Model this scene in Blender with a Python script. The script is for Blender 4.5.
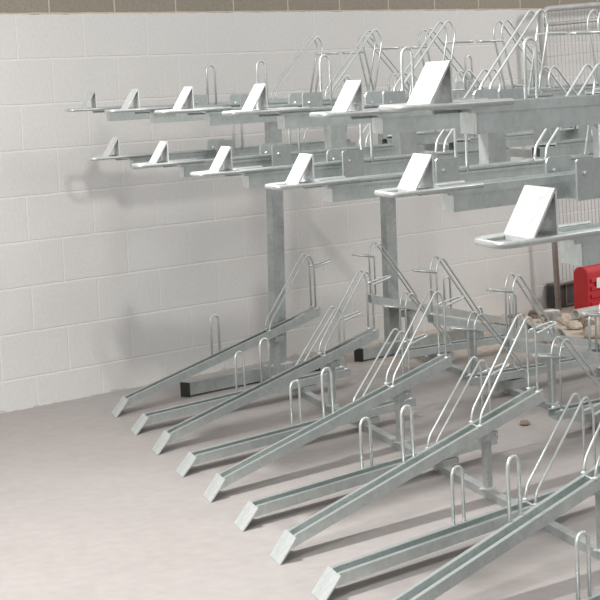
import bpy, bmesh, math, random
from mathutils import Vector, Matrix, noise

# ------------------------------------------------------------------ clear
for o in list(bpy.data.objects):
    bpy.data.objects.remove(o)
SC = bpy.context.scene
COL = SC.collection
random.seed(7)

# ------------------------------------------------------------------ camera
CAM_LOC = Vector((-7.1657, -7.9363, 1.5739))
YAW, PITCH, ROLL, FPX = -0.8456, -0.1046, -0.0455, 2106.2
cy, sy, cp, sp = math.cos(YAW), math.sin(YAW), math.cos(PITCH), math.sin(PITCH)
fw = Vector((-sy * cp, cy * cp, sp)); rt = Vector((cy, sy, 0)); up = rt.cross(fw)
cr, sr = math.cos(ROLL), math.sin(ROLL)
r2 = cr * rt + sr * up; u2 = -sr * rt + cr * up
cam_data = bpy.data.cameras.new('camera')
cam_data.sensor_width = 36.0
cam_data.lens = FPX / 600.0 * 36.0
cam_data.clip_end = 100
cam = bpy.data.objects.new('camera', cam_data)
COL.objects.link(cam)
cam.matrix_world = Matrix(((r2.x, u2.x, -fw.x, CAM_LOC.x), (r2.y, u2.y, -fw.y, CAM_LOC.y),
                           (r2.z, u2.z, -fw.z, CAM_LOC.z), (0, 0, 0, 1)))
SC.camera = cam

# ------------------------------------------------------------------ world, lamps, exposure
world = bpy.data.worlds.new('world'); SC.world = world
world.use_nodes = True
bg = world.node_tree.nodes['Background']
wt = world.node_tree
w_tc = wt.nodes.new('ShaderNodeTexCoord'); w_sep = wt.nodes.new('ShaderNodeSeparateXYZ')
wt.links.new(w_tc.outputs['Generated'], w_sep.inputs[0])
w_rmp = wt.nodes.new('ShaderNodeValToRGB')
w_map = wt.nodes.new('ShaderNodeMapRange'); w_map.inputs['From Min'].default_value = -1.0
wt.links.new(w_sep.outputs[2], w_map.inputs['Value']); wt.links.new(w_map.outputs[0], w_rmp.inputs[0])
we = w_rmp.color_ramp.elements                     # dim hall low down, pale lit ceiling overhead
we[0].position, we[0].color = 0.35, (0.50, 0.49, 0.48, 1)
we[1].position, we[1].color = 0.95, (1.25, 1.24, 1.22, 1)
e_ = we.new(0.52); e_.color = (0.62, 0.615, 0.61, 1)
e_ = we.new(0.68); e_.color = (1.12, 1.11, 1.09, 1)
wt.links.new(w_rmp.outputs[0], bg.inputs['Color'])
bg.inputs['Strength'].default_value = 0.75

def area(name, loc, target, sx, sy_, power, col=(1, 0.985, 0.965)):
    l = bpy.data.lights.new(name, 'AREA'); l.shape = 'RECTANGLE'
    l.size = sx; l.size_y = sy_; l.energy = power; l.color = col
    o = bpy.data.objects.new(name, l); COL.objects.link(o)
    o.location = loc
    d = Vector(target) - Vector(loc)
    o.rotation_euler = d.to_track_quat('-Z', 'Y').to_euler()
    return o
area('ceiling_strip_light', (-2.3, -2.7, 2.95), (-2.2, -2.5, 0), 0.12, 0.22, 112)
area('ceiling_strip_light', (-5.0, -4.9, 3.0), (-2.6, -3.4, 1.0), 0.6, 0.6, 98)
area('ceiling_strip_light', (5.4, -3.6, 3.0), (3.5, -1.0, 0.3), 0.4, 0.7, 60)

SC.view_settings.view_transform = 'Standard'
SC.view_settings.look = 'None'
SC.view_settings.gamma = 1.0
SC.view_settings.use_curve_mapping = False
SC.view_settings.exposure = 0.0

# ------------------------------------------------------------------ materials
def new_mat(name):
    m = bpy.data.materials.new(name); m.use_nodes = True
    nt = m.node_tree
    return m, nt, nt.nodes['Principled BSDF']
def N(nt, kind, **kw):
    n = nt.nodes.new(kind)
    for k, v in kw.items():
        setattr(n, k, v)
    return n
def ramp(nt, fac, stops):
    r = N(nt, 'ShaderNodeValToRGB')
    el = r.color_ramp.elements
    el[0].position, el[0].color = stops[0][0], (*stops[0][1], 1)
    el[1].position, el[1].color = stops[-1][0], (*stops[-1][1], 1)
    for p, c in stops[1:-1]:
        e = el.new(p); e.color = (*c, 1)
    nt.links.new(fac, r.inputs[0])
    return r.outputs[0]
def mixc(nt, fac, a, b, blend='MIX'):
    m = N(nt, 'ShaderNodeMix', data_type='RGBA', blend_type=blend)
    for sock, v in ((m.inputs[0], fac), (m.inputs[6], a), (m.inputs[7], b)):
        if hasattr(v, 'is_linked'):
            nt.links.new(v, sock)
        elif isinstance(v, (int, float)):
            sock.default_value = v
        else:
            sock.default_value = (*v, 1)
    return m.outputs[2]
def math_n(nt, op, a, b=None, c=None):
    m = N(nt, 'ShaderNodeMath', operation=op)
    for i, v in enumerate((a, b, c)):
        if v is None: continue
        if hasattr(v, 'is_linked'): nt.links.new(v, m.inputs[i])
        else: m.inputs[i].default_value = v
    return m.outputs[0]
def noise_n(nt, scale, detail=4, rough=0.55, vec=None):
    n = N(nt, 'ShaderNodeTexNoise')
    n.inputs['Scale'].default_value = scale
    n.inputs['Detail'].default_value = detail
    n.inputs['Roughness'].default_value = rough
    if vec is not None: nt.links.new(vec, n.inputs['Vector'])
    return n.outputs['Fac']

def galvanised(name, lo, hi, metallic, rough, spangle=75):
    m, nt, b = new_mat(name)
    tc = N(nt, 'ShaderNodeTexCoord')
    v = N(nt, 'ShaderNodeTexVoronoi'); v.inputs['Scale'].default_value = spangle
    nt.links.new(tc.outputs['Object'], v.inputs['Vector'])
    n1 = noise_n(nt, 9, 5, 0.6, tc.outputs['Object'])
    sep = N(nt, 'ShaderNodeSeparateColor'); nt.links.new(v.outputs['Color'], sep.inputs[0])
    f = math_n(nt, 'ADD', math_n(nt, 'MULTIPLY', sep.outputs[0], 0.14), math_n(nt, 'MULTIPLY', n1, 0.86))
    nt.links.new(ramp(nt, f, [(0.25, lo), (0.7, hi)]), b.inputs['Base Color'])
    b.inputs['Metallic'].default_value = metallic
    nt.links.new(ramp(nt, f, [(0.2, (rough + .1,) * 3), (0.8, (rough - .07,) * 3)]), b.inputs['Roughness'])
    return m
M_RAIL = galvanised('galvanised_rail', (0.46, 0.505, 0.495), (0.64, 0.685, 0.675), 0.76, 0.33)
M_ROD = galvanised('galvanised_rod', (0.50, 0.53, 0.52), (0.68, 0.71, 0.70), 0.65, 0.36)
M_PLATE = galvanised('galvanised_plate', (0.52, 0.55, 0.55), (0.80, 0.825, 0.82), 0.35, 0.42)
M_FOOT = galvanised('galvanised_foot_plate', (0.44, 0.475, 0.47), (0.66, 0.69, 0.685), 0.5, 0.42)
M_BRACKET = galvanised('galvanised_bracket', (0.38, 0.41, 0.405), (0.53, 0.565, 0.56), 0.7, 0.40)
M_POST = galvanised('galvanised_post', (0.34, 0.365, 0.36), (0.50, 0.53, 0.52), 0.6, 0.44, 60)

def plain(name, col, rough=0.6, metallic=0.0, var=0.12, scale=14):
    m, nt, b = new_mat(name)
    tc = N(nt, 'ShaderNodeTexCoord')
    n1 = noise_n(nt, scale, 5, 0.6, tc.outputs['Object'])
    lo = tuple(c * (1 - var) for c in col); hi = tuple(min(1, c * (1 + var)) for c in col)
    nt.links.new(ramp(nt, n1, [(0.3, lo), (0.7, hi)]), b.inputs['Base Color'])
    b.inputs['Roughness'].default_value = rough
    b.inputs['Metallic'].default_value = metallic
    return m
M_BLACK = plain('black_plastic', (0.018, 0.02, 0.02), 0.5)
M_SLOT = plain('slot_recess', (0.06, 0.065, 0.065), 0.6)
M_RED = plain('red_plastic', (0.50, 0.022, 0.028), 0.38, 0, 0.08, 6)
M_LABEL = plain('paper_label', (0.80, 0.78, 0.76), 0.6, 0, 0.04)
M_CASE = plain('dark_case_plastic', (0.07, 0.065, 0.06), 0.55, 0, 0.3, 20)
M_CASE_RIM = plain('case_rim_plastic', (0.17, 0.16, 0.15), 0.55, 0, 0.2, 20)
M_FENCE = plain('fence_tube_zinc', (0.46, 0.455, 0.44), 0.5, 0.4, 0.15, 20)
M_MESH = plain('fence_wire_zinc', (0.40, 0.38, 0.36), 0.5, 0.3, 0.1, 20)
M_PIPE = plain('grey_pipe', (0.50, 0.48, 0.45), 0.5, 0.1, 0.15, 20)
M_STONE_PALE = plain('pale_stone', (0.50, 0.44, 0.37), 0.9, 0, 0.25, 18)
M_STONE_GREY = plain('grey_stone', (0.33, 0.31, 0.29), 0.9, 0, 0.3, 18)
M_STONE_BROWN = plain('brown_stone', (0.22, 0.17, 0.13), 0.9, 0, 0.35, 18)
M_SAND = plain('sand', (0.56, 0.47, 0.37), 0.95, 0, 0.25, 30)
M_SCRAP = plain('white_scrap', (0.75, 0.74, 0.72), 0.6, 0, 0.05)

def wall_material():
    m, nt, b = new_mat('painted_block_wall')
    tc = N(nt, 'ShaderNodeTexCoord')
    sep = N(nt, 'ShaderNodeSeparateXYZ'); nt.links.new(tc.outputs['Object'], sep.inputs[0])
    X, Z = sep.outputs[0], sep.outputs[2]
    # courses 225 mm, blocks 450 mm, the paint line lies on the joint at z = 1.955
    u = math_n(nt, 'ADD', X, 45.0)
    v = math_n(nt, 'ADD', Z, 21 * 0.225 - 1.955)
    comb = N(nt, 'ShaderNodeCombineXYZ'); nt.links.new(u, comb.inputs[0]); nt.links.new(v, comb.inputs[1])
    warp = N(nt, 'ShaderNodeTexNoise'); warp.inputs['Scale'].default_value = 9; warp.inputs['Detail'].default_value = 3
    nt.links.new(tc.outputs['Object'], warp.inputs['Vector'])
    wv = N(nt, 'ShaderNodeVectorMath', operation='SUBTRACT'); nt.links.new(warp.outputs['Color'], wv.inputs[0]); wv.inputs[1].default_value = (0.5, 0.5, 0.5)
    ws = N(nt, 'ShaderNodeVectorMath', operation='SCALE'); nt.links.new(wv.outputs[0], ws.inputs[0]); ws.inputs['Scale'].default_value = 0.008
    wa = N(nt, 'ShaderNodeVectorMath', operation='ADD'); nt.links.new(comb.outputs[0], wa.inputs[0]); nt.links.new(ws.outputs[0], wa.inputs[1])
    br = N(nt, 'ShaderNodeTexBrick')
    br.offset = 0.5; br.offset_frequency = 2; br.squash = 1.0
    nt.links.new(wa.outputs[0], br.inputs['Vector'])
    br.inputs['Scale'].default_value = 1.0
    br.inputs['Mortar Size'].default_value = 0.006
    br.inputs['Mortar Smooth'].default_value = 0.35
    br.inputs['Bias'].default_value = 0.0
    br.inputs['Brick Width'].default_value = 0.45
    br.inputs['Row Height'].default_value = 0.225
    br.inputs['Color1'].default_value = (0.0, 0.0, 0.0, 1); br.inputs['Color2'].default_value = (1, 1, 1, 1)
    br.inputs['Mortar'].default_value = (0.5, 0.5, 0.5, 1)
    mort = br.outputs['Fac']
    blk = br.outputs['Color']
    n_big = noise_n(nt, 1.3, 4, 0.6, tc.outputs['Object'])
    n_fine = noise_n(nt, 55, 6, 0.7, tc.outputs['Object'])
    paint = ramp(nt, n_big, [(0.3, (0.62, 0.612, 0.60)), (0.7, (0.665, 0.657, 0.645))])
    paint = mixc(nt, math_n(nt, 'MULTIPLY', blk, 0.35), paint, (0.645, 0.632, 0.618))
    paint = mixc(nt, mort, paint, (0.725, 0.713, 0.697))
    paint = mixc(nt, 0.10, paint, ramp(nt, n_fine, [(0.35, (0.35, 0.34, 0.33)), (0.65, (0.9, 0.88, 0.85))]), 'MIX')
    bare = ramp(nt, n_fine, [(0.35, (0.23, 0.205, 0.165)), (0.65, (0.33, 0.295, 0.24))])
    bare = mixc(nt, math_n(nt, 'MULTIPLY', blk, 0.4), bare, (0.24, 0.21, 0.165))
    bare = mixc(nt, mort, bare, (0.52, 0.44, 0.35))
    edge = math_n(nt, 'ADD', 1.9505, math_n(nt, 'MULTIPLY', math_n(nt, 'SUBTRACT', noise_n(nt, 6, 5, 0.7, tc.outputs['Object']), 0.5), 0.02))
    above = math_n(nt, 'GREATER_THAN', Z, edge)
    col = mixc(nt, above, paint, bare)
    # scuffed dirt along the foot of the wall
    dirt = math_n(nt, 'LESS_THAN', Z, math_n(nt, 'MULTIPLY', math_n(nt, 'SUBTRACT', noise_n(nt, 5, 6, 0.7, tc.outputs['Object']), 0.47), 0.10))
    col = mixc(nt, math_n(nt, 'MULTIPLY', dirt, 0.55), col, (0.42, 0.38, 0.34))
    nt.links.new(col, b.inputs['Base Color'])
    b.inputs['Roughness'].default_value = 0.62
    b.inputs['Specular IOR Level'].default_value = 0.3
    hgt = math_n(nt, 'ADD', math_n(nt, 'MULTIPLY', mort, -1.0), math_n(nt, 'MULTIPLY', n_fine, 0.35))
    bp_ = N(nt, 'ShaderNodeBump'); bp_.inputs['Strength'].default_value = 0.55; bp_.inputs['Distance'].default_value = 0.006
    nt.links.new(hgt, bp_.inputs['Height']); nt.links.new(bp_.outputs[0], b.inputs['Normal'])
    return m
M_WALL = wall_material()

def floor_material():
    m, nt, b = new_mat('screeded_concrete_floor')
    tc = N(nt, 'ShaderNodeTexCoord')
    n1 = noise_n(nt, 0.9, 5, 0.6, tc.outputs['Object'])
    n2 = noise_n(nt, 14, 6, 0.65, tc.outputs['Object'])
    n3 = noise_n(nt, 140, 3, 0.6, tc.outputs['Object'])
    c = ramp(nt, n1, [(0.3, (0.300, 0.274, 0.263)), (0.7, (0.356, 0.328, 0.317))])
    c = mixc(nt, 0.18, c, ramp(nt, n2, [(0.35, (0.235, 0.213, 0.203)), (0.65, (0.42, 0.39, 0.376))]))
    # pale sandy dust that gathers on the far side of the racks
    sep = N(nt, 'ShaderNodeSeparateXYZ'); nt.links.new(tc.outputs['Object'], sep.inputs[0])
    dx = math_n(nt, 'MULTIPLY', math_n(nt, 'SUBTRACT', sep.outputs[0], 3.4), 0.42)
    dy = math_n(nt, 'MULTIPLY', math_n(nt, 'ADD', sep.outputs[1], 0.40), 0.75)
    dist = math_n(nt, 'SQRT', math_n(nt, 'ADD', math_n(nt, 'MULTIPLY', dx, dx), math_n(nt, 'MULTIPLY', dy, dy)))
    dd = math_n(nt, 'ADD', dist, math_n(nt, 'MULTIPLY', math_n(nt, 'SUBTRACT', n2, 0.5), 1.6))
    dust = ramp(nt, dd, [(0.30, (0.9, 0.9, 0.9)), (0.85, (0, 0, 0))])
    c = mixc(nt, dust, c, (0.60, 0.50, 0.40))
    nt.links.new(c, b.inputs['Base Color'])
    b.inputs['Roughness'].default_value = 0.55
    b.inputs['Specular IOR Level'].default_value = 0.35
    bp_ = N(nt, 'ShaderNodeBump'); bp_.inputs['Strength'].default_value = 0.12; bp_.inputs['Distance'].default_value = 0.003
    nt.links.new(math_n(nt, 'ADD', n3, n2), bp_.inputs['Height']); nt.links.new(bp_.outputs[0], b.inputs['Normal'])
    return m
M_FLOOR = floor_material()

# ------------------------------------------------------------------ mesh helpers
class MB:
    def __init__(s): s.v = []; s.f = []; s.sm = []
    def add(s, vs, fs, smooth=False):
        o = len(s.v); s.v += [tuple(p) for p in vs]
        s.f += [tuple(i + o for i in f) for f in fs]; s.sm += [smooth] * len(fs)
        return s
    def hexa(s, b, t):                       # bottom 4 and top 4 points
        return s.add(list(b) + list(t), [(3, 2, 1, 0), (4, 5, 6, 7), (0, 1, 5, 4), (1, 2, 6, 5), (2, 3, 7, 6), (3, 0, 4, 7)])
    def box(s, x0, x1, y0, y1, z0, z1):
        return s.hexa([(x0, y0, z0), (x1, y0, z0), (x1, y1, z0), (x0, y1, z0)],
                      [(x0, y0, z1), (x1, y0, z1), (x1, y1, z1), (x0, y1, z1)])
    def loft(s, rings, caps=True, smooth=False):
        n = len(rings[0]); vs = [p for r in rings for p in r]; fs = []
        for k in range(len(rings) - 1):
            for i in range(n):
                j = (i + 1) % n
                fs.append((k * n + i, k * n + j, (k + 1) * n + j, (k + 1) * n + i))
        s.add(vs, fs, smooth)
        if caps:
            s.add(rings[0], [tuple(range(n - 1, -1, -1))]); s.add(rings[-1], [tuple(range(n))])
        return s
    def tube(s, path, r, n=8, closed=False):
        P = [Vector(p) for p in path]
        if closed: P = P + [P[0], P[1]]
        rings = []; nrm = None
        for i, p in enumerate(P):
            a = P[max(i - 1, 0)]; c = P[min(i + 1, len(P) - 1)]
            if closed and i == 0: a = P[-3]
            if closed and i == len(P) - 1: continue
            t = (c - a).normalized()
            if nrm is None:
                q = Vector((0, 0, 1)) if abs(t.z) < 0.9 else Vector((1, 0, 0))
                nrm = (q - t * q.dot(t)).normalized()
            else:
                nrm = (nrm - t * nrm.dot(t)).normalized()
            bn = t.cross(nrm)
            rings.append([p + r * (math.cos(2 * math.pi * k / n) * nrm + math.sin(2 * math.pi * k / n) * bn) for k in range(n)])
        return s.loft(rings, not closed, True)
    def build(s, name, mat, parent=None):
        me = bpy.data.meshes.new(name); me.from_pydata(s.v, [], s.f)
        me.polygons.foreach_set('use_smooth', s.sm)
        me.materials.append(mat); me.validate()
        bm = bmesh.new(); bm.from_mesh(me)
        bmesh.ops.remove_doubles(bm, verts=bm.verts, dist=1e-6)
        bmesh.ops.recalc_face_normals(bm, faces=bm.faces); bm.to_mesh(me); bm.free()
        o = bpy.data.objects.new(name, me); COL.objects.link(o)
        if parent: o.parent = parent
        return o

def fillet(pts, rad, n=5):
    """polyline with rounded corners"""
    P = [Vector(p) for p in pts]; out = [P[0]]
    rads = rad if isinstance(rad, (list, tuple)) else [rad] * (len(P) - 2)
    for i in range(1, len(P) - 1):
        a, b, c = P[i - 1], P[i], P[i + 1]
        r = min(rads[i - 1], (a - b).length * 0.48, (c - b).length * 0.48)
        p0 = b + (a - b).normalized() * r; p1 = b + (c - b).normalized() * r
        for k in range(n + 1):
            t = k / n
            out.append((1 - t) ** 2 * p0 + 2 * t * (1 - t) * b + t * t * p1)
    out.append(P[-1])
    return out

def tag(o, label=None, cat=None, group=None, kind=None):
    if label: o['label'] = label
    if cat: o['category'] = cat
    if group: o['group'] = group
    if kind: o['kind'] = kind
    return o
def empty(name, loc=(0, 0, 0)):
    o = bpy.data.objects.new(name, None); COL.objects.link(o); o.location = loc
    o.empty_display_size = 0.1
    return o
def copy_tree(o, parent=None):
    c = o.copy(); COL.objects.link(c)
    if parent: c.parent = parent
    for ch in list(o.children): copy_tree(ch, c)
    return c

# the racks stand in echelon: rails run along X, the row runs along LAT
ROW = Vector((-0.63, -0.915, 0.0))
ORG = Vector((-0.25, -0.58, 0.0))
LAT = Vector((-0.574, -0.819, 0.0))
def row_pos(r, z=0.0, du=0.0):
    p = ORG + ROW * r; p.z = z; p.x += du
    return p

# ------------------------------------------------------------------ the setting
fl = MB().box(-14, 9, -14, 0.0, -0.12, 0.0).build('floor', M_FLOOR); tag(fl, 'pinkish grey dusty concrete floor under the racks', 'floor', kind='structure')
wl = MB().box(-6, 12, 0.0, 0.2, -0.12, 3.3).build('wall_back', M_WALL); tag(wl, 'white painted blockwork wall with bare grey blocks along its top', 'wall', kind='structure')

# ------------------------------------------------------------------ rack parts (u along the rail, z up; F mirrors u for the far side)
def channel(mb, F, u0, z0, u1, z1, depth, width, th=0.006, y0=0.0, cut=0.0):
    """open topped U channel; z0, z1 are heights of its top edge"""
    h = width / 2; d = depth; lp = 0.020; t = th * 0.7
    prof = [(-h, 0), (-h, -d), (h, -d), (h, 0), (h - lp, 0), (h - lp, -t), (h - t, -t), (h - t, -d + t),
            (-h + t, -d + t), (-h + t, -t), (-h + lp, -t), (-h + lp, 0)]
    rings = []
    for k, (u, z) in enumerate(((u0, z0), (u1, z1))):
        # ends are mitred along the direction of the row
        rings.append([(F(u + (cut * dz / depth if k == 0 else 0)) + 0.70 * y, y0 + y, z + dz) for y, dz in prof])
    mb.loft(rings)
    return mb
def L(F, u, z, lat):
    return Vector((F(u), 0, z)) + LAT * lat

def small_hoop(F, u0, u1, zb0, zb1, ztop, y, r=0.006):
    r_ = abs(u1 - u0) / 2
    um = (u0 + u1) / 2
    path = [(F(u0), y, zb0)]
    for k in range(9):
        a = math.pi - math.pi * k / 8
        path.append((F(um + r_ * math.cos(a)), y, ztop - r_ + r_ * math.sin(a)))
    path.append((F(u1), y, zb1))
    return MB().tube(path, r)
def big_hoop(F, ub, zb, uv, zv, ztop, half=0.05, r=0.0048, lean=0.0):
    mb = MB()
    for s in (-1, 1):
        pts = [L(F, ub, zb, s * half), L(F, ub + 0.008, zb + 0.05, s * half), L(F, uv - 0.045 + lean, ztop + 0.02, s * half),
               L(F, uv + lean, ztop - 0.035, s * half), L(F, uv, zv, s * half)]
        mb.tube(fillet(pts, [0.03, 0.045, 0.035], 5), r)
    mb.tube([L(F, ub, zb + 0.004, -half), L(F, ub, zb + 0.004, half)], r * 0.9)
    return mb
def lock_arm(F, u0, u1, z0, z1, half=0.05, r=0.0055):
    pts = [L(F, u0, z0, -half), L(F, u1, z1, -half * 0.55), L(F, u1 + 0.012, z1, 0), L(F, u1, z1, half * 0.55), L(F, u0, z0, half)]
    return MB().tube(fillet(pts, 0.02, 4), r)
def weld_dots(F, pts):
    mb = MB()
    for p in pts:
        c = Vector(p); rings = []
        for k in range(5):
            a = math.pi * k / 4 - math.pi / 2
            rr = max(0.0005, 0.010 * math.cos(a))
            rings.append([(c.x + rr * math.cos(t * math.pi / 3), c.y + rr * math.sin(t * math.pi / 3), c.z + 0.006 * math.sin(a)) for t in range(6)])
        mb.loft(rings, True, True)
    return mb

def make_ramp(name, F, high, far=False):
    root = empty(name)
    zt = (lambda u: 0.072 + 0.1962 * (u - 0.06)) if high else (lambda u: 0.070 + 0.020 * (u - 0.06))
    if far:
        zt = (lambda u: 0.060 + 0.215 * (u - 0.06)) if high else (lambda u: 0.082 + 0.032 * (u - 0.06))
    depth = 0.044 if high else 0.036
    w = 0.088
    channel(MB(), F, 0.084, zt(0.084), 1.527, zt(1.527), depth, w, cut=0.042).build('rail', M_RAIL, root)
    # slanted foot plate
    top = zt(0.08) - 0.001
    t = 0.007
    fp = MB()
    hl = 0.076
    fp.hexa([L(F, -0.008, 0.001, -hl), L(F, -0.008 + t, 0.001, -hl), L(F, -0.008 + t, 0.001, hl), L(F, -0.008, 0.001, hl)],
            [L(F, 0.077, top, -hl), L(F, 0.077 + t, top - 0.004, -hl), L(F, 0.077 + t, top - 0.004, hl), L(F, 0.077, top, hl)])
    fp.build('foot_plate', M_FOOT, root)
    # small wheel guide on the far edge
    yf = 0.041
    u0, u1 = 0.738, 0.796
    small_hoop(F, u0, u1, zt(u0) - 0.012, zt(u1) - 0.012, (0.398 if high else 0.273), yf).build('wheel_guide', M_ROD, root)
    # tall wheel hoop, two bent rods
    ub, uv = 1.118, 1.490
    ztop = 0.637 if high else 0.408
    if far: ztop = 0.648 if high else 0.418
    wh = big_hoop(F, ub, zt(ub) - 0.008, uv, zt(uv) - 0.008, ztop)
    wh = wh.build('wheel_hoop', M_ROD, root)
    for u_ in (ub, uv):
        for s in (-1, 1):
            weld_dots(F, [L(F, u_, zt(u_) + 0.003, s * 0.05)]).build('weld', M_PLATE, wh)
    za = ztop - 0.062
    lock_arm(F, uv, uv + 0.150, za, za + 0.022).build('locking_arm', M_ROD, root)
    if high:                                  # saddle that clamps the rail to its post
        zb = zt(1.17) - depth
        cl = MB()
        cl.box(min(F(1.145), F(1.215)), max(F(1.145), F(1.215)), -0.030, 0.030, 0.2155, zb - 0.0005)
        c = cl.build('rail_clamp', M_BRACKET, root)
        bolt(F(1.200), -0.031, zb - 0.014, 0.006, 0.005).build('bolt', M_BRACKET, c)
    else:
        MB().box(min(F(1.13), F(1.23)), max(F(1.13), F(1.23)), -0.05, 0.05, 0.0305, 0.0545 if not far else 0.075).build('saddle_plate', M_BRACKET, root)
    return root
def bolt(x, y, z, r=0.009, t=0.008):
    rings = []
    for yy, rr in ((y + 0.004, r), (y - t * 0.6, r), (y - t, r * 0.7)):
        rings.append([(x + rr * math.cos(k * math.pi / 3), yy, z + rr * math.sin(k * math.pi / 3)) for k in range(6)])
    return MB().loft(rings)

def make_tray(name, F, top):
    """sliding upper tray, z = 0 at the handle's level"""
    root = empty(name)
    w = 0.088
    # fixed guide channel
    gc = channel(MB(), F, 0.135, -0.016, 1.70, -0.016, 0.046, w)
    gc = gc.build('guide_channel', M_RAIL, root)
    ep = MB(); hw = w / 2; ue = 0.1345 - 0.004
    ep.hexa([(F(ue) + .7 * y_, y_, -0.0620) for y_ in (-hw, hw)] + [(F(ue + .004) + .7 * y_, y_, -0.0620) for y_ in (hw, -hw)],
            [(F(ue) + .7 * y_, y_, -0.0125) for y_ in (-hw, hw)] + [(F(ue + .004) + .7 * y_, y_, -0.0125) for y_ in (hw, -hw)])
    ep.build('end_plate', M_RAIL, gc)
    # sliding tray with turned-down flange and slot
    tr = MB()
    y = 0.050
    tr.box(min(F(.07), F(1.62)), max(F(.07), F(1.62)), -y, y, -0.011, -0.006)
    for s in (-1, 1):
        a, b_ = sorted((s * y, s * (y - 0.005)))
        tr.box(min(F(.075), F(1.62)), max(F(.075), F(1.62)), a, b_, -0.019, 0.001)
    tr = tr.build('sliding_tray', M_RAIL, root)
    sl = MB().box(min(F(.20), F(.33)), max(F(.20), F(.33)), -0.022, -0.010, -0.007, -0.004)
    tag(sl.build('slot', M_SLOT, tr), 'dark narrow slot')
    # pull handle, bent round bar
    hl = 0.078
    pts = [L(F, .24, 0, -hl), L(F, -0.128, 0, -hl), L(F, -0.128, 0, hl), L(F, .24, 0, hl)]
    MB().tube(fillet(pts, 0.042, 6), 0.0068, 10).build('pull_handle', M_ROD, root)
    # folded wedge, open at its sides
    wl_ = 0.078; t = 0.004
    wd = MB()
    wd.hexa([L(F, -0.035, 0.004, -wl_), L(F, -0.035 + t * 1.6, 0.004, -wl_), L(F, -0.035 + t * 1.6, 0.004, wl_), L(F, -0.035, 0.004, wl_)],
            [L(F, 0.036, 0.088, -wl_), L(F, 0.036 + t * 1.6, 0.088, -wl_), L(F, 0.036 + t * 1.6, 0.088, wl_), L(F, 0.036, 0.088, wl_)])
    wd.hexa([L(F, 0.040, -0.008, -wl_), L(F, 0.040 + t, -0.008, -wl_), L(F, 0.040 + t, -0.008, wl_), L(F, 0.040, -0.008, wl_)],
            [L(F, 0.036, 0.088, -wl_), L(F, 0.036 + t * 1.6, 0.088, -wl_), L(F, 0.036 + t * 1.6, 0.088, wl_), L(F, 0.036, 0.088, wl_)])
    wd.hexa([L(F, -.035, -.005, -wl_), L(F, .085, -.005, -wl_), L(F, .085, -.005, wl_), L(F, -.035, -.005, wl_)],
            [L(F, -.035, .004, -wl_), L(F, .085, .004, -wl_), L(F, .085, .004, wl_), L(F, -.035, .004, wl_)])
    wd.build('grip_wedge', M_PLATE, root)
    # pair of side brackets
    for s in (-1, 1):
        c = L(F, 0, 0, s * 0.115)
        lo = -0.022 if top else -0.068
        sg = 1 if F(1) > F(0) else -1
        pr = [(0.597, lo), (0.715, lo), (0.715, 0.042), (0.617, 0.042), (0.605, 0.038), (0.598, 0.028), (0.597, 0.018)]
        if s > 0: pr[3:] = [(0.602, 0.042), (0.597, 0.037)]
        rings = [[(c.x + sg * u, c.y + dy, z) for u, z in pr] for dy in (-0.003, 0.003)]
        bk = MB().loft(rings).build('side_bracket', M_BRACKET, root)
        bolt(c.x + sg * 0.632, c.y - 0.003, 0.004, 0.007, 0.006).build('bolt', M_BRACKET, bk)
    cx = MB().hexa(*[[L(F, .61, z_, -.113), L(F, .70, z_, -.113), L(F, .70, z_, .113), L(F, .61, z_, .113)] for z_ in ((-.0055, -.001) if top else (-0.067, -0.0625))])
    cx.build('bracket_tie', M_BRACKET, root)
    small_hoop(F, 0.693, 0.752, -0.010, -0.010, 0.187, -0.052, 0.0055).build('wheel_guide', M_ROD, root)
    wh = big_hoop(F, 1.235, -0.008, 1.545, -0.008, 0.306, 0.055, 0.0048, lean=0.085)
    wh = wh.build('wheel_hoop', M_ROD, root)
    lock_arm(F, 1.615, 1.765, 0.226, 0.226, 0.055).build('locking_arm', M_ROD, root)
    return root

I = lambda u: u
UCL, UCU = 1.742, 1.80
ML = lambda u: 2 * UCL - u
MU = lambda u: 2 * UCU - u
ORD = ['', 'second', 'third', 'fourth', 'fifth', 'sixth']

# ---- floor ramps
def series(proto, rows, zs, dus, labels, cat, group, slide={}):
    for i, r in enumerate(rows):
        o = proto if i == 0 else copy_tree(proto)
        o.location = row_pos(r, zs[i], dus[i])
        tag(o, labels[i], cat, group)
        for ch in o.children:                # the brackets sit a little further along the nearer trays
            if ch.name.startswith(('side_bracket', 'bracket_tie')): ch.location.x = slide.get(r, 0)
            if slide and r < 4 and ch.name.startswith(('side_bracket', 'bracket_tie', 'wheel_guide', 'wheel_hoop', 'locking_arm')):
                ch.location.x = -dus[i] + 0.01   # trays pushed out a little differently, hoops stay in line
rows = [0, 1, 2, 3, 4]
series(make_ramp('bike_ramp', I, True), rows, [0] * 5, [0] * 5,
       ['steep galvanised floor ramp nearest the white wall, foot plate on the left'] +
       ['%s steep galvanised floor ramp out from the white wall, foot plate on the left' % ORD[i] for i in (1, 2, 3)] +
       ['steep galvanised floor ramp cut off by the bottom edge, nearest the viewer'],
       'bike ramp', 'steep floor ramps of the left rack')
rows = [0.5, 1.5, 2.5, 3.5, 4.5]
series(make_ramp('bike_ramp', I, False), rows, [0] * 5, [0] * 5,
       ['flat low floor ramp nearest the white wall, between the first two steep ramps'] +
       ['%s flat low galvanised floor ramp out from the white wall' % ORD[i] for i in (1, 2, 3)] +
       ['flat low floor ramp in the bottom right corner, only its wheel guide in view'],
       'bike ramp', 'flat floor ramps of the left rack')
rows = [0, 1, 2, 3]
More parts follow.
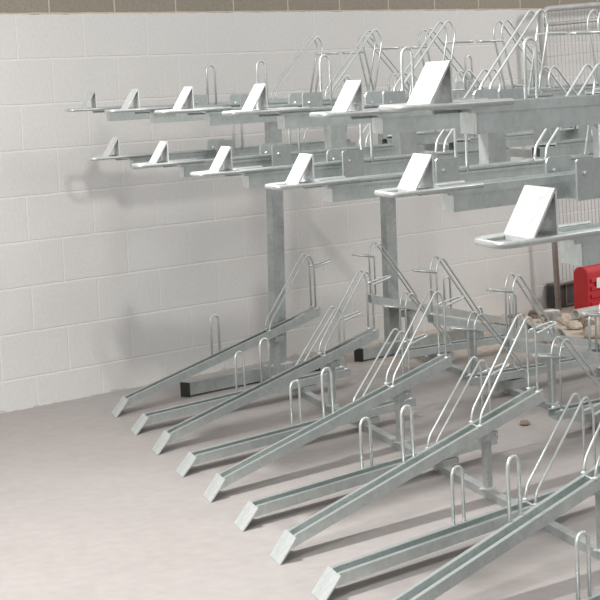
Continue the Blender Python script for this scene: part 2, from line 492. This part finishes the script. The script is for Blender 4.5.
series(make_ramp('bike_ramp', ML, True, True), rows, [0] * 4, [0] * 4,
       ['steep ramp facing the other way, nearest the wall, hoop in front of the right post',
        'second steep ramp from the wall that slopes down to the right',
        'third steep ramp sloping down to the right, its hoop left of the red case',
        'steep ramp facing away at the right edge, only its hoop arm clearly in view'],
       'bike ramp', 'steep floor ramps of the far rack')
rows = [0.5, 1.5, 2.5]
series(make_ramp('bike_ramp', ML, False, True), rows, [0] * 3, [0] * 3,
       ['flat ramp facing the other way, nearest the wall',
        'second flat ramp from the wall that runs away to the right',
        'flat ramp with bright edges ending at the right side of the picture'],
       'bike ramp', 'flat floor ramps of the far rack')

# ---- upper trays
series(make_tray('bike_tray', I, True), [0, 1, 2, 3, 4, 5.2], [1.475] * 5 + [1.508], [-.065, -.048, -.032, -.006, 0.0, -0.295],
       ['topmost row, galvanised sliding tray nearest the wall, smallest wedge at far left'] +
       ['topmost row, %s sliding tray from the wall, with folded grip wedge' % ORD[i] for i in (1, 2, 3, 4)] +
       ['topmost row, largest tray nearest the viewer, big white wedge at upper right'],
       'bike tray', 'trays of the topmost row', {4: 0.042, 5.2: 0.11})
series(make_tray('bike_tray', I, False), [0.5, 1.5, 2.5, 3.5, 4.5, 5.65], [1.262] * 4 + [1.286, 1.273], [-.055, -.035, -.012, -.005, 0.02, -0.262],
       ['lower tray row, galvanised sliding tray nearest the wall, under the topmost far left tray'] +
       ['lower tray row, %s sliding tray from the wall, with folded grip wedge' % ORD[i] for i in (1, 2, 3, 4)] +
       ['lower tray row, nearest tray with round bar handle and large white wedge at right'],
       'bike tray', 'trays of the second row down', {4.5: 0.042, 5.65: 0.11})
series(make_tray('bike_tray', MU, True), [0, 1, 2, 3], [1.475] * 4, [0] * 4,
       ['topmost row, tray facing away, nearest the wall, behind the wire hoops'] +
       ['topmost row, %s tray from the wall facing away to the right' % ORD[i] for i in (1, 2, 3)],
       'bike tray', 'far trays of the topmost row')
series(make_tray('bike_tray', MU, False), [0.5, 1.5, 2.5, 3.5], [1.262] * 4, [0] * 4,
       ['lower tray row, tray facing away, nearest the wall'] +
       ['lower tray row, %s tray from the wall facing away to the right' % ORD[i] for i in (1, 2, 3)],
       'bike tray', 'far trays of the second row down')

# ---- end frames near the wall: foot rail, black end caps, tall post
def end_frame(F, label, lean):
    root = empty('rack_frame', (ORG.x, -0.49, 0))
    X = lambda u: F(u) - ORG.x * 0          # u along the row zero
    s0 = 0.058
    a, b_ = sorted((F(0.585), F(1.585)))
    fr = MB().box(a, b_, -0.028, 0.028, 0.010, 0.072).build('foot_rail', M_POST, root)
    for e in (a, b_):
        o = -0.009 if e == a else 0.0
        MB().box(e + o, e + o + 0.009, -0.030, 0.030, 0.0, 0.074).build('end_cap', M_BLACK, root)
    pc = F(1.290)
    tl = lean
    MB().hexa([(pc - .045, -.02, .072), (pc + .045, -.02, .072), (pc + .045, .02, .072), (pc - .045, .02, .072)],
              [(pc - .045 + tl, -.02, 1.445), (pc + .045 + tl, -.02, 1.445), (pc + .045 + tl, .02, 1.445), (pc - .045 + tl, .02, 1.445)]).build('post', M_POST, root)
    MB().box(pc - 0.085, pc + 0.085, -0.026, 0.026, 0.072, 0.080).build('base_flange', M_PLATE, root)
    MB().box(pc + lean - 0.035, pc + lean + 0.035, -0.048, -0.020, 1.395, 1.4105).build('tray_lug', M_PLATE, root)
    tag(root, label, 'frame', 'end frames at the wall')
    return root
end_frame(I, 'tall grey post on a foot rail by the wall, left of the two', 0.05)
end_frame(lambda u: 2 * 1.7725 - u, 'tall grey post on a foot rail by the wall, right of the two', 0.02)

# ---- beams along the rows
def row_beam(name, u, z0, z1, half, r0, r1):
    p0 = Vector((u, 0, 0)) + ROW * r0; p1 = Vector((u, 0, 0)) + ROW * r1
    n = Vector((0.819, -0.574, 0)) * half
    return MB().hexa([p0 - n + Vector((0, 0, z0)), p0 + n + Vector((0, 0, z0)), p1 + n + Vector((0, 0, z0)), p1 - n + Vector((0, 0, z0))],
                     [p0 - n + Vector((0, 0, z1)), p0 + n + Vector((0, 0, z1)), p1 + n + Vector((0, 0, z1)), p1 - n + Vector((0, 0, z1))])
def floor_beam(u, rows, r1, label):
    root = empty('floor_beam', (ORG.x, ORG.y, 0))
    row_beam('beam', u, 0.0, 0.030, 0.019, -0.05, r1).build('beam', M_POST, root)
    for r in rows:
        c = Vector((u, 0, 0)) + ROW * r
        sp_ = MB().box(c.x - 0.015, c.x + 0.015, c.y - 0.012, c.y + 0.012, 0.030, 0.2155).build('support_post', M_POST, root)
        MB().box(c.x - 0.028, c.x + 0.028, c.y - 0.018, c.y + 0.018, 0.030, 0.034).build('base_flange', M_PLATE, sp_)
    tag(root, label, 'beam')
floor_beam(1.18, [0, 1, 2, 3, 4], 5.2, 'grey floor beam with short posts under the left rack ramps')
floor_beam(2 * UCL - 1.18, [0, 1, 2, 3], 4.0, 'grey floor beam with short posts under the far rack ramps')
def tray_beam(u, rows, r1, label):
    root = empty('tray_beam', (ORG.x, ORG.y, 0))
    row_beam('beam', u, 1.160, 1.1975, 0.018, -0.12, r1).build('beam', M_POST, root)
    for r in rows:
        c = Vector((u, 0, 0)) + ROW * r
        MB().box(c.x - 0.055, c.x + 0.055, c.y - 0.022, c.y + 0.022, 1.1975, 1.4105).build('riser_post', M_POST, root)
    tag(root, label, 'beam')
tray_beam(1.285, [1, 2, 3, 4, 5], 5.6, 'galvanised beam with riser posts between the two left tray rows')
tray_beam(2 * UCU - 1.285, [1, 2, 3], 3.7, 'galvanised beam with riser posts between the two far tray rows')

# ------------------------------------------------------------------ mesh fence panel by the wall
def fence():
    yf = -0.15
    root = empty('fence_panel', (4.14, yf, 0))
    r = 0.020; H = 1.945; W = 2.6
    tubes = fillet([(0.012, 0, 0), (0.0, 0, H), (W, 0, H), (W, 0, 0)], 0.09, 6)
    MB().tube(tubes, r, 10).build('frame_tube', M_FENCE, root)
    MB().tube([(0.01, 0, 0.17), (W, 0, 0.17)], 0.016, 8).build('lower_tube', M_FENCE, root)
    MB().tube([(0.02, -0.004, 1.845), (W, -0.004, 1.845)], 0.012, 8).build('upper_rail', M_FENCE, root)
    ms = MB()
    n = 62
    for k in range(1, n):
        x = W * k / n
        ms.tube([(x, 0, 0.17), (x, 0, H)], 0.0014, 5)
    for z in (0.17, 0.75, 1.30, 1.64):
        ms.tube([(0, 0.004, z), (W, 0.004, z)], 0.0014, 5)
    ms.build('wire_mesh', M_MESH, root)
    root.rotation_euler.y = -0.042
    tag(root, 'grey tubular temporary fence panel with wire mesh by the wall', 'fence panel')
fence()

# ------------------------------------------------------------------ red case, dark case, pipe, rubble
def red_case():
    root = empty('tool_case', (4.015, -0.42, 0))
    W, H, Ln = 0.055, 0.302, 0.46
    prof = [(-W, 0.0), (W, 0.0)]
    rad = 0.05
    for k in range(7):
        a = math.pi / 2 * k / 6
        prof.append((W - rad + rad * math.cos(a), H - rad + rad * math.sin(a)))
    for k in range(7):
        a = math.pi / 2 + math.pi / 2 * k / 6
        prof.append((-W + rad + rad * math.cos(a), H - rad + rad * math.sin(a)))
    def ring(x, k=1.0):
        return [(x, y * k, H / 2 + (z - H / 2) * k) for y, z in prof]
    MB().loft([ring(0, 0.95), ring(0.006), ring(Ln - 0.006), ring(Ln, 0.95)]).build('case_body', M_RED, root)
    for z in (0.045, 0.095, 0.145, 0.195):
        MB().hexa([(0.03, -W, z), (Ln - 0.03, -W, z), (Ln - 0.03, -W - 0.010, z + .006), (0.03, -W - 0.010, z + .006)],
                  [(0.03, -W, z + 0.03), (Ln - 0.03, -W, z + 0.03), (Ln - 0.03, -W - 0.010, z + 0.024), (0.03, -W - 0.010, z + 0.024)]).build('rib', M_RED, root)
    tag(MB().box(0.085, 0.19, -W - 0.013, -W - 0.0095, 0.160, 0.225).build('paper_label', M_LABEL, root), 'white paper label')
    h = fillet([(0.09, 0, H - 0.004), (0.09, 0, H + 0.010), (0.30, 0, H + 0.010), (0.30, 0, H - 0.004)], 0.014, 4)
    MB().tube(h, 0.011, 8).build('carry_handle', M_RED, root)
    tag(root, 'red plastic tool case with ribs standing by the fence at right edge', 'tool case')
red_case()

def dark_case():
    root = empty('equipment_case', (4.22, -0.062, 0))
    L_, H = 0.46, 0.148
    MB().box(0, L_, -0.045, 0.045, 0.0, H).build('case_body', M_CASE, root)
    rim = MB()
    rim.box(0.0, L_ + 0.004, -0.049, 0.049, H, H + 0.014)
    rim.box(0.075, 0.09, -0.052, -0.045, 0.01, H); rim.box(0.09, L_, -0.052, -0.045, 0.01, 0.022)
    rim.build('lid_rim', M_CASE_RIM, root)
    tag(root, 'dark grey case on the floor behind the fence post', 'case')
dark_case()

pp = MB()
def pipe():
    p0 = Vector((0, 0, 0)); p1 = Vector((0.9, -0.03, 0.0))
    d = (p1 - p0).normalized(); n = Vector((0, 0, 1)); b = d.cross(n)
    def rg(p, r): return [p + r * (math.cos(k * math.pi / 8) * n + math.sin(k * math.pi / 8) * b) for k in range(16)]
    mb = MB().loft([rg(p0, 0.023), rg(p0, 0.031), rg(p1, 0.031), rg(p1, 0.023), rg(p0, 0.023)], False, True)
    o = mb.build('pipe', M_PIPE); o.location = (3.66, -0.61, 0.046)
    tag(o, 'short grey hollow pipe lying on the sandy rubble by the red case', 'pipe')
pipe()

def stone(loc, sx, sy_, sz, mat, label, group=None, seed=0, name='rubble_stone', cat='stone'):
    bm = bmesh.new(); bmesh.ops.create_icosphere(bm, subdivisions=3, radius=1.0)
    off = Vector((seed * 3.7, seed * 1.3, seed * 7.1))
    for v in bm.verts:
        d = noise.noise(v.co * 1.1 + off) * 0.34 + noise.noise(v.co * 2.7 + off) * 0.14
        v.co *= 1 + d
        v.co = Vector((v.co.x * sx, v.co.y * sy_, max(v.co.z * sz, -sz * 0.62)))
    zmin = min(v.co.z for v in bm.verts)
    for v in bm.verts: v.co.z -= zmin
    me = bpy.data.meshes.new(name); bm.to_mesh(me); bm.free(); me.materials.append(mat)
    o = bpy.data.objects.new(name, me); COL.objects.link(o); o.location = loc
    o.rotation_euler.z = seed * 1.9
    tag(o, label, cat, group)
    return o
# sand heap: one shallow uneven sheet
def sand():
    bm = bmesh.new(); nx, ny = 60, 36
    vs = []
    for j in range(ny + 1):
        for i in range(nx + 1):
            x = i / nx * 0.74; y = j / ny * 0.72
            e = min(i, nx - i) / nx * 5; g = min(j, ny - j) / ny * 4
            m = min(1, e) * min(1, g)
            h = 0.016 * m * (0.55 + 0.9 * noise.noise(Vector((x * 3.2, y * 3.2, 2.0))) + 0.35 * noise.noise(Vector((x * 11, y * 11, 5.0))))
            h = max(h, 0) if m > 0 else 0
            vs.append(bm.verts.new((x, y, h - 0.0015 + 0.002 * m)))
    for j in range(ny):
        for i in range(nx):
            a = j * (nx + 1) + i
            bm.faces.new((vs[a], vs[a + 1], vs[a + nx + 2], vs[a + nx + 1]))
    me = bpy.data.meshes.new('spilled_sand'); bm.to_mesh(me); bm.free(); me.materials.append(M_SAND)
    me.polygons.foreach_set('use_smooth', [True] * len(me.polygons))
    o = bpy.data.objects.new('spilled_sand', me); COL.objects.link(o); o.location = (3.38, -0.90, 0.0)
    tag(o, 'spilled pale sand on the floor by the fence', 'sand', kind='stuff')
sand()
stone((3.06, -1.17, 0.0), 0.085, 0.06, 0.045, M_STONE_PALE, 'large pale block of rubble lying in front of the others at right edge', seed=1)
stone((3.21, -1.02, 0.0), 0.07, 0.05, 0.05, M_STONE_BROWN, 'brown lump of rubble at right edge below the pipe', seed=2)
stone((3.60, -0.50, 0.006), 0.05, 0.045, 0.038, M_STONE_GREY, 'grey stone beside the open end of the pipe', seed=3)
stone((3.74, -0.24, 0.006), 0.04, 0.035, 0.03, M_STONE_BROWN, 'brown stone between the pipe and the fence post', seed=4)
stone((3.52, -0.76, 0.004), 0.035, 0.03, 0.028, M_STONE_BROWN, 'dark stone behind the large pale block', seed=6)
stone((3.34, -0.82, 0.004), 0.06, 0.045, 0.028, M_STONE_PALE, 'rounded pale lump between the brown lump and the pipe', seed=9)
G = 'small stones scattered in the sand'
for k, (x, y) in enumerate([(3.45, -0.38), (3.30, -0.52), (3.55, -0.60), (3.62, -0.56), (3.52, -0.30), (3.20, -0.66), (3.78, -0.12), (3.60, -0.18), (3.40, -0.16), (3.24, -0.40), (3.50, -0.46), (3.66, -0.30), (3.48, -0.66), (3.30, -0.30), (3.58, -0.42), (3.70, -0.34)]):
    s = 0.018 + 0.016 * random.random()
    stone((x, y, 0.004), s * 1.3, s, s * 0.8, (M_STONE_PALE, M_STONE_GREY, M_STONE_PALE, M_STONE_BROWN)[k % 4], 'small stone scattered in the spilled sand by the fence', G, seed=5 + k)
stone((3.92, -0.26, 0.010), 0.055, 0.022, 0.016, M_SCRAP, 'thin white scrap lying on the sand below the fence post', None, seed=31, name='scrap_piece', cat='scrap')
stone((0.397, -2.534, 0.0), 0.030, 0.022, 0.014, M_STONE_BROWN, 'small dark stone alone on the bare floor between the ramps', None, seed=40, name='loose_stone')
